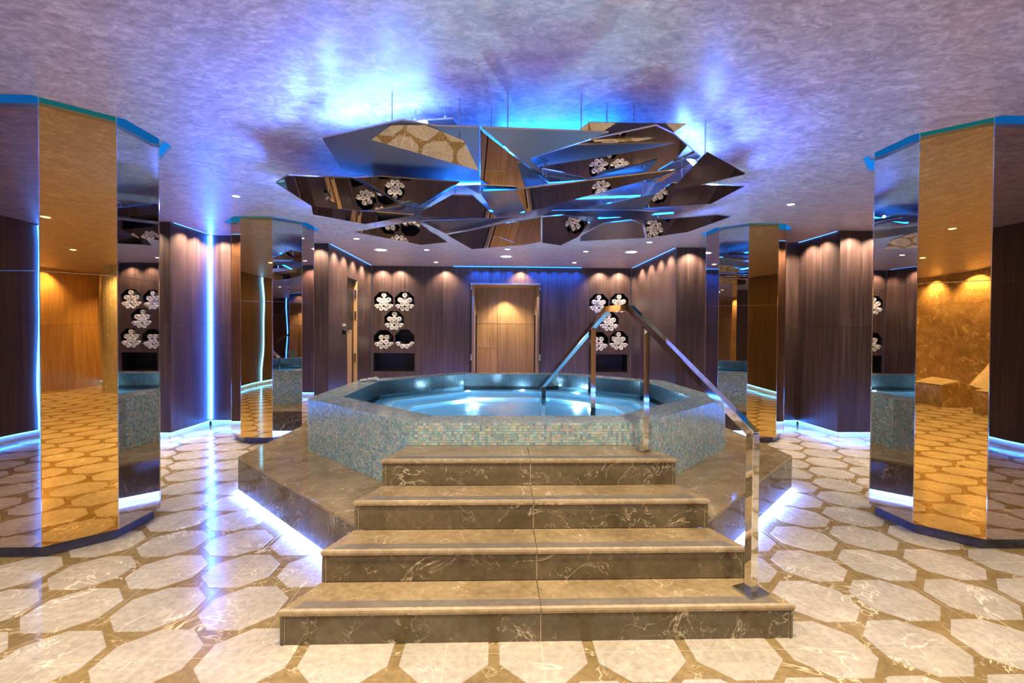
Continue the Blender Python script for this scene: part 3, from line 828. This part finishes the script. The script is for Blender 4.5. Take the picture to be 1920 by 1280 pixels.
# up-lighting LED bars lying on the shards
def upbar(p, q, mat, w=0.03):
    bar_obj('led_strip', p, q, w, 0.012, mat, sculpt)
UP = [((-1.18, 3.30, 2.80), (-0.45, 2.95, 2.80), 'led_up_ice'), ((-1.62, 4.2, 2.76), (-1.25, 4.7, 2.78), 'led_up_low'), ((0.0, 3.5, 2.86), (0.9, 3.5, 2.86), 'led_up'),
      ((1.30, 3.35, 2.82), (1.66, 3.80, 2.82), 'led_up_ice'), ((0.3, 4.8, 2.84), (1.4, 4.6, 2.84), 'led_up_low'), ((-0.7, 5.3, 2.86), (0.3, 5.35, 2.86), 'led_up_low'),
      ((1.2, 5.6, 2.86), (2.0, 5.3, 2.86), 'led_up_low'), ((-0.5, 4.4, 2.86), (0.1, 4.3, 2.86), 'led_up')]
for p, q, mm in UP: upbar(p, q, mm)

# ------------------------------------------------------------------ lamps
def spot(name, loc, target, power, col, ang, blend, rad, parent=None):
    l = bpy.data.lights.new(name, 'SPOT'); l.energy = power; l.color = col; l.spot_size = R(ang); l.spot_blend = blend; l.shadow_soft_size = rad
    o = bpy.data.objects.new(name, l); C.objects.link(o)
    o.location = loc
    o.rotation_euler = (Vector(target) - Vector(loc)).to_track_quat('-Z', 'Y').to_euler()
    if parent:
        o.parent = parent; o.location = Vector(loc) - parent.location
    return o
def ring(name, c, r0, r1, th, mat, parent):
    bm = bmesh.new(); n = 24; V = []
    c = P_(parent, c)
    for i in range(n):
        a = 2 * math.pi * i / n
        V.append([bm.verts.new((c.x + r_ * math.cos(a), c.y + r_ * math.sin(a), c.z + z)) for r_, z in ((r0, 0), (r0, -th), (r1, -th * 0.6), (r1, 0))])
    for i in range(n):
        for k in range(3): bm.faces.new((V[i][k], V[i][k + 1], V[(i + 1) % n][k + 1], V[(i + 1) % n][k]))
    bmesh.ops.recalc_face_normals(bm, faces=bm.faces)
    return from_bm(name, bm, mat, parent)
def downlight(x, y, r, label, group=None, power=0, col=WARM, ang=80, lens='lens', target=None, rad=0.03, blend=0.6):
    t = empty('downlight', (x, y, ZC)); tag(t, label, 'downlight', group or 'round ceiling downlights')
    ring('trim_ring', (x, y, ZC - 0.0005), r * 0.72, r, 0.006, 'white_enamel', t)
    disc('lens', (x, y, ZC - 0.0035), r * 0.72, lens, t, (0, 0, -1), 0.004, 24)
    if power: spot('lamp', (x, y, ZC - 0.02), target or (x, y, 0), power, col, ang, blend, rad, t)
    return t
g_far = 'downlights over the far end'
downlight(-2.11, 8.53, 0.13, 'large round ceiling light at the far left, before the left towel niches', g_far, 60, WARM_W, 110, 'lens_ice')
downlight(0.16, 9.12, 0.13, 'large round ceiling light in front of the open doorway', g_far, 60, WARM_W, 110, 'lens_ice')
downlight(2.42, 8.45, 0.13, 'large round ceiling light at the far right, before the right towel niches', g_far, 60, WARM_W, 110, 'lens_ice')
for x, y, lb in ((-2.24, 7.51, 'small ceiling spotlight nearest the left recess corner'), (-1.28, 8.47, 'small ceiling spotlight between the left large light and the doorway light'),
                 (-1.31, 9.97, 'small ceiling spotlight left of the doorway close to the back wall'), (0.17, 8.30, 'small ceiling spotlight just in front of the large doorway light'),
                 (1.61, 9.83, 'small ceiling spotlight right of the doorway close to the back wall'), (1.59, 8.45, 'small ceiling spotlight between the doorway light and the right large light'),
                 (2.45, 7.52, 'small ceiling spotlight nearest the right recess corner')):
    downlight(x, y, 0.055, lb, g_far, 22, WARM_W, 70, 'lens')
# blue fill spots, added round the shards to spread blue over the ceiling
BLUE_FILL = [(-1.35, 3.25, 1.0), (-1.05, 2.95, 0.8), (-0.65, 2.80, 0.4), (1.45, 3.15, 0.6), (1.75, 3.45, 1.0), (-1.9, 3.9, 0.7), (2.1, 3.9, 0.7),
        (-2.05, 4.7, 0.6), (2.25, 4.7, 0.6), (-2.1, 5.5, 0.4), (2.4, 5.5, 0.4), (-1.6, 6.3, 0.2), (2.0, 6.3, 0.2)]
for ax, ay, kk in BLUE_FILL:
    dv = Vector((ax - 0.2, ay - 4.6, 0)).normalized()
    spot('blue_fill', (ax, ay, 2.70), (ax + dv.x, ay + dv.y, 2.95), K_BLUE_FILL * kk, (0.075, 0.18, 1.0), 165, 0.5, 0.012, sculpt)
# general warm downlights of the hall in front and behind the camera
gen = [(-0.6, 1.85), (1.05, 1.85), (-1.6, 0.9), (1.9, 0.9), (-2.9, 1.6), (3.4, 1.6), (0.2, 0.2), (-4.9, 2.2), (5.3, 2.2), (-4.9, 4.9), (5.3, 4.9),  # first two added to brighten the stair treads
       (-2.2, -1.6), (0.2, -1.9), (2.6, -1.6), (-4.4, -2.4), (4.8, -2.4)]
for x, y in gen:
    downlight(x, y, 0.06, 'small warm spotlight in the ceiling over the front hall, out of view', 'spotlights of the front hall', K_DOWN, WARM, 125, 'lens', rad=0.05, blend=0.9)
for x, y in ((-2.85, 5.2), (3.3, 5.2)):
    downlight(x, y, 0.045, 'tiny spotlight in the ceiling over the %s aisle beside the tub' % ('left' if x < 0 else 'right'), None, K_DOWN * 0.85, WARM, 110, 'lens', rad=0.04, blend=0.9)
# warm wall washers: narrow spots close to the panels
def washer(x, y, tx, ty, par, power=K_WASH, ang=116):
    spot('lamp', (x, y, ZC - 0.012), (tx, ty, 0.9), power, WARM_W, ang, 0.7, 0.02, par)
for x in (-2.60, -2.20, -1.18, 0.52, 2.33, 2.78): washer(x, YB - 0.16, x, YB - 0.02, wb)
for x in (-0.5, -0.25, 0.0, 0.25, 0.8, 1.05, 1.3, 1.55, 1.8): spot('lamp', (x, YB - 0.16, ZC - 0.012), (x, YB - 0.02, 0.9), 48, (0.004, 0.10, 1.0), 125, 0.8, 0.02, wb)  # blue spots added to strengthen the cove strip's wash
for y in (8.25, 8.75, 9.3, 9.9): washer(XL3 + 0.16, y, XL3 + 0.02, y, wrl)
for y in (8.25, 8.75, 9.3, 9.9): washer(XR3 - 0.16, y, XR3 - 0.02, y, wrr)
for y in (6.75, 7.05): washer(XL1 + 0.16, y, XL1 + 0.02, y, wl); 
for y in (6.8, 7.1): washer(XR1 - 0.16, y, XR1 - 0.02, y, wr)
for x in (-4.25,): washer(x, YZ2 - 0.16, x, YZ2 - 0.02, wl)
for x in (5.0, 5.35): washer(x, YZ1 - 0.16, x, YZ1 - 0.02, wr)
for x in (-4.75, -5.2): washer(x, YZ1 - 0.16, x, YZ1 - 0.02, wl)
for x in (-3.0, ): washer(x, YZ3 - 0.16, x, YZ3 - 0.02, wl)
for x in (3.3, ): washer(x, YZ3 - 0.16, x, YZ3 - 0.02, wr)
for x in (-5.0, -3.9, -2.8, -1.7, -0.2, 1.4, 3.0, 5.2): washer(x, WALL_Y0 + 0.2, x, WALL_Y0 + 0.02, wrear, 130, 120)
for y in (-3.6, -2.2): washer(-6.4 + 0.2, y, -6.38, y, wlf, 130, 120); washer(6.8 - 0.2, y, 6.78, y, wrf, 130, 120)
spot('lamp', (0.18, YD - 0.30, DZT - 0.02), (0.18, YD + 0.0, 0.6), 60, WARM, 75, 0.6, 0.03, d1)
spot('lamp', (0.18, YB + 0.45, DZT - 0.02), (0.18, YB + 0.6, 0.0), 60, WARM, 120, 0.6, 0.03, d1)

# ------------------------------------------------------------------ rolled towels
bm = bmesh.new()
seg = 16; r0 = 0.053; L = 0.26
prof = [(r0 * 0.97, 0.0), (r0, 0.012), (r0, L - 0.01), (r0 * 0.9, L)]
rings = []
for ra, yy in prof:
    rings.append([bm.verts.new((ra * math.cos(2 * math.pi * i / seg), yy, ra * math.sin(2 * math.pi * i / seg))) for i in range(seg)])
for A, B2 in zip(rings, rings[1:]):
    for i in range(seg): bm.faces.new((A[i], A[(i + 1) % seg], B2[(i + 1) % seg], B2[i]))
bm.faces.new(rings[-1])
# spiral front end: alternating proud and sunk rings
prev = rings[0]
for ra, yy in ((0.82, -0.006), (0.70, -0.004), (0.60, 0.03), (0.48, -0.004), (0.34, -0.004), (0.25, 0.03), (0.12, 0.034)):
    cur = [bm.verts.new((r0 * ra * math.cos(2 * math.pi * i / seg), yy, r0 * ra * math.sin(2 * math.pi * i / seg))) for i in range(seg)]
    for i in range(seg): bm.faces.new((prev[i], cur[i], cur[(i + 1) % seg], prev[(i + 1) % seg]))
    prev = cur
bm.faces.new(prev[::-1])
bmesh.ops.recalc_face_normals(bm, faces=bm.faces)
tow_me = bpy.data.meshes.new('rolled_towel'); bm.to_mesh(tow_me); bm.free(); tow_me.materials.append(MATS['towel'])
FULL = [(-0.0535, -0.163), (0.0535, -0.163), (-0.158, -0.109), (0.158, -0.109), (-0.0535, -0.056), (0.0535, -0.056), (-0.108, 0.037), (0.108, 0.037), (0.0, 0.037), (0.0, 0.144)]
SIX = FULL[:6] + [(-0.062, 0.052), (0.062, 0.052)]; FOUR = FULL[:4]
names = [('upper left', 'left of the doorway'), ('upper right', 'left of the doorway'), ('middle', 'left of the doorway'), ('lower left', 'left of the doorway'), ('lower right', 'left of the doorway')]
sets_l = [FULL, FULL, FULL, SIX, FOUR]; sets_r = [FULL, FULL, FULL, SIX, FULL]
for side, NN, sets in (('left', NL, sets_l), ('right', NR, sets_r)):
    for (cx, cz), ss, (wh, _) in zip(NN, sets, names):
        pn = ['bottom left', 'bottom right', 'far left', 'far right', 'inner left', 'inner right', 'upper left', 'upper right', 'central', 'topmost'] if len(ss) != 8 else ['bottom left', 'bottom right', 'far left', 'far right', 'inner left', 'inner right', 'top left', 'top right']
        for (dx, dz), where in zip(ss, pn):
            o = bpy.data.objects.new('rolled_towel', tow_me)
            o.location = (cx + dx, YB + 0.012 + random.uniform(-0.006, 0.012), cz + dz)
            o.rotation_euler = (0, random.uniform(0, 6.28), 0)
            C.objects.link(o)
            tag(o, '%s rolled white towel in %s octagonal niche %s of the doorway' % (where, wh, side), 'towel', 'towels in the %s niche %s of the doorway' % (wh, side))

# ------------------------------------------------------------------ small things
# chrome control on the left recess wall
tc = empty('wall_control', (XL3, 8.72, 1.51)); tag(tc, 'chrome control plate with lever beside the side door', 'wall control')
box('plate', (XL3 + 0.0005, 8.62, 1.42), (XL3 + 0.014, 8.82, 1.62), 'chrome', tc, 0.003)
box('housing', (XL3 + 0.014, 8.66, 1.50), (XL3 + 0.07, 8.78, 1.58), 'steel', tc, 0.006)
bar_obj('lever', (XL3 + 0.07, 8.72, 1.52), (XL3 + 0.11, 8.74, 1.43), 0.018, 0.018, 'chrome', tc, (0, 1, 0), 0.003)
# small white folded cloth on the tub rim
cl = empty('folded_cloth', (-1.60, 6.12, PZ)); tag(cl, 'small crumpled white cloth on the left rear rim of the tub', 'cloth')
def blob(name, c, r, parent):
    bm = bmesh.new(); bmesh.ops.create_icosphere(bm, subdivisions=3, radius=1.0)
    for v_ in bm.verts:
        k = 1 + 0.18 * math.sin(5 * v_.co.x + 3 * v_.co.y) + 0.12 * math.sin(9 * v_.co.y + 2 * v_.co.z)
        v_.co = Vector((v_.co.x * r[0] * k, v_.co.y * r[1] * k, max(-0.45, v_.co.z) * r[2] * k))
    zmin = min(v_.co.z for v_ in bm.verts)
    bmesh.ops.translate(bm, verts=bm.verts, vec=P_(parent, (c[0], c[1], c[2] - zmin)))
    for f in bm.faces: f.smooth = True
    return from_bm(name, bm, 'towel', parent)
blob('fold', (-1.60, 6.12, PZ + 0.0005), (0.075, 0.05, 0.03), cl)
blob('fold', (-1.70, 6.04, PZ + 0.0005), (0.05, 0.04, 0.022), cl)

# heated loungers behind the camera (mirrored in the right pillar)
def lounger(x, y, rz, label):
    t = empty('stone_lounger', (x, y, 0)); tag(t, label, 'lounger', 'stone loungers behind the camera')
    prof = [(-0.95, 0.0), (-0.95, 0.42), (-0.55, 0.52), (-0.15, 0.40), (0.25, 0.36), (0.60, 0.70), (0.92, 1.05), (1.0, 1.0), (0.75, 0.55), (0.62, 0.0)]
    bm = bmesh.new()
    A = [bm.verts.new((-0.33, u, z)) for u, z in prof]; B2 = [bm.verts.new((0.33, u, z)) for u, z in prof]
    n = len(prof)
    bm.faces.new(A); bm.faces.new(B2[::-1])
    for i in range(n): bm.faces.new((A[i], B2[i], B2[(i + 1) % n], A[(i + 1) % n]))
    bmesh.ops.recalc_face_normals(bm, faces=bm.faces)
    o = from_bm('body', bm, 'marble_gold', t)
    bm = bmesh.new()
    seatp = prof[1:7]
    A = [bm.verts.new((-0.30, u, z + 0.003)) for u, z in seatp]; B2 = [bm.verts.new((0.30, u, z + 0.003)) for u, z in seatp]
    A2 = [bm.verts.new((-0.30, u, z + 0.018)) for u, z in seatp]; B3 = [bm.verts.new((0.30, u, z + 0.018)) for u, z in seatp]
    for i in range(len(seatp) - 1):
        bm.faces.new((A2[i], B3[i], B3[i + 1], A2[i + 1])); bm.faces.new((A[i], A2[i], A2[i + 1], A[i + 1])); bm.faces.new((B2[i], B2[i + 1], B3[i + 1], B3[i]))
    bmesh.ops.recalc_face_normals(bm, faces=bm.faces)
    from_bm('seat_surface', bm, 'marble_cream', t)
    t.rotation_euler = (0, 0, rz)
lounger(-1.7, -3.4, R(180), 'curved stone lounger reflected in the right pillar, farther one')
lounger(-3.0, -3.4, R(180), 'curved stone lounger reflected in the right pillar, nearer one')
print('tiles', n_tile)
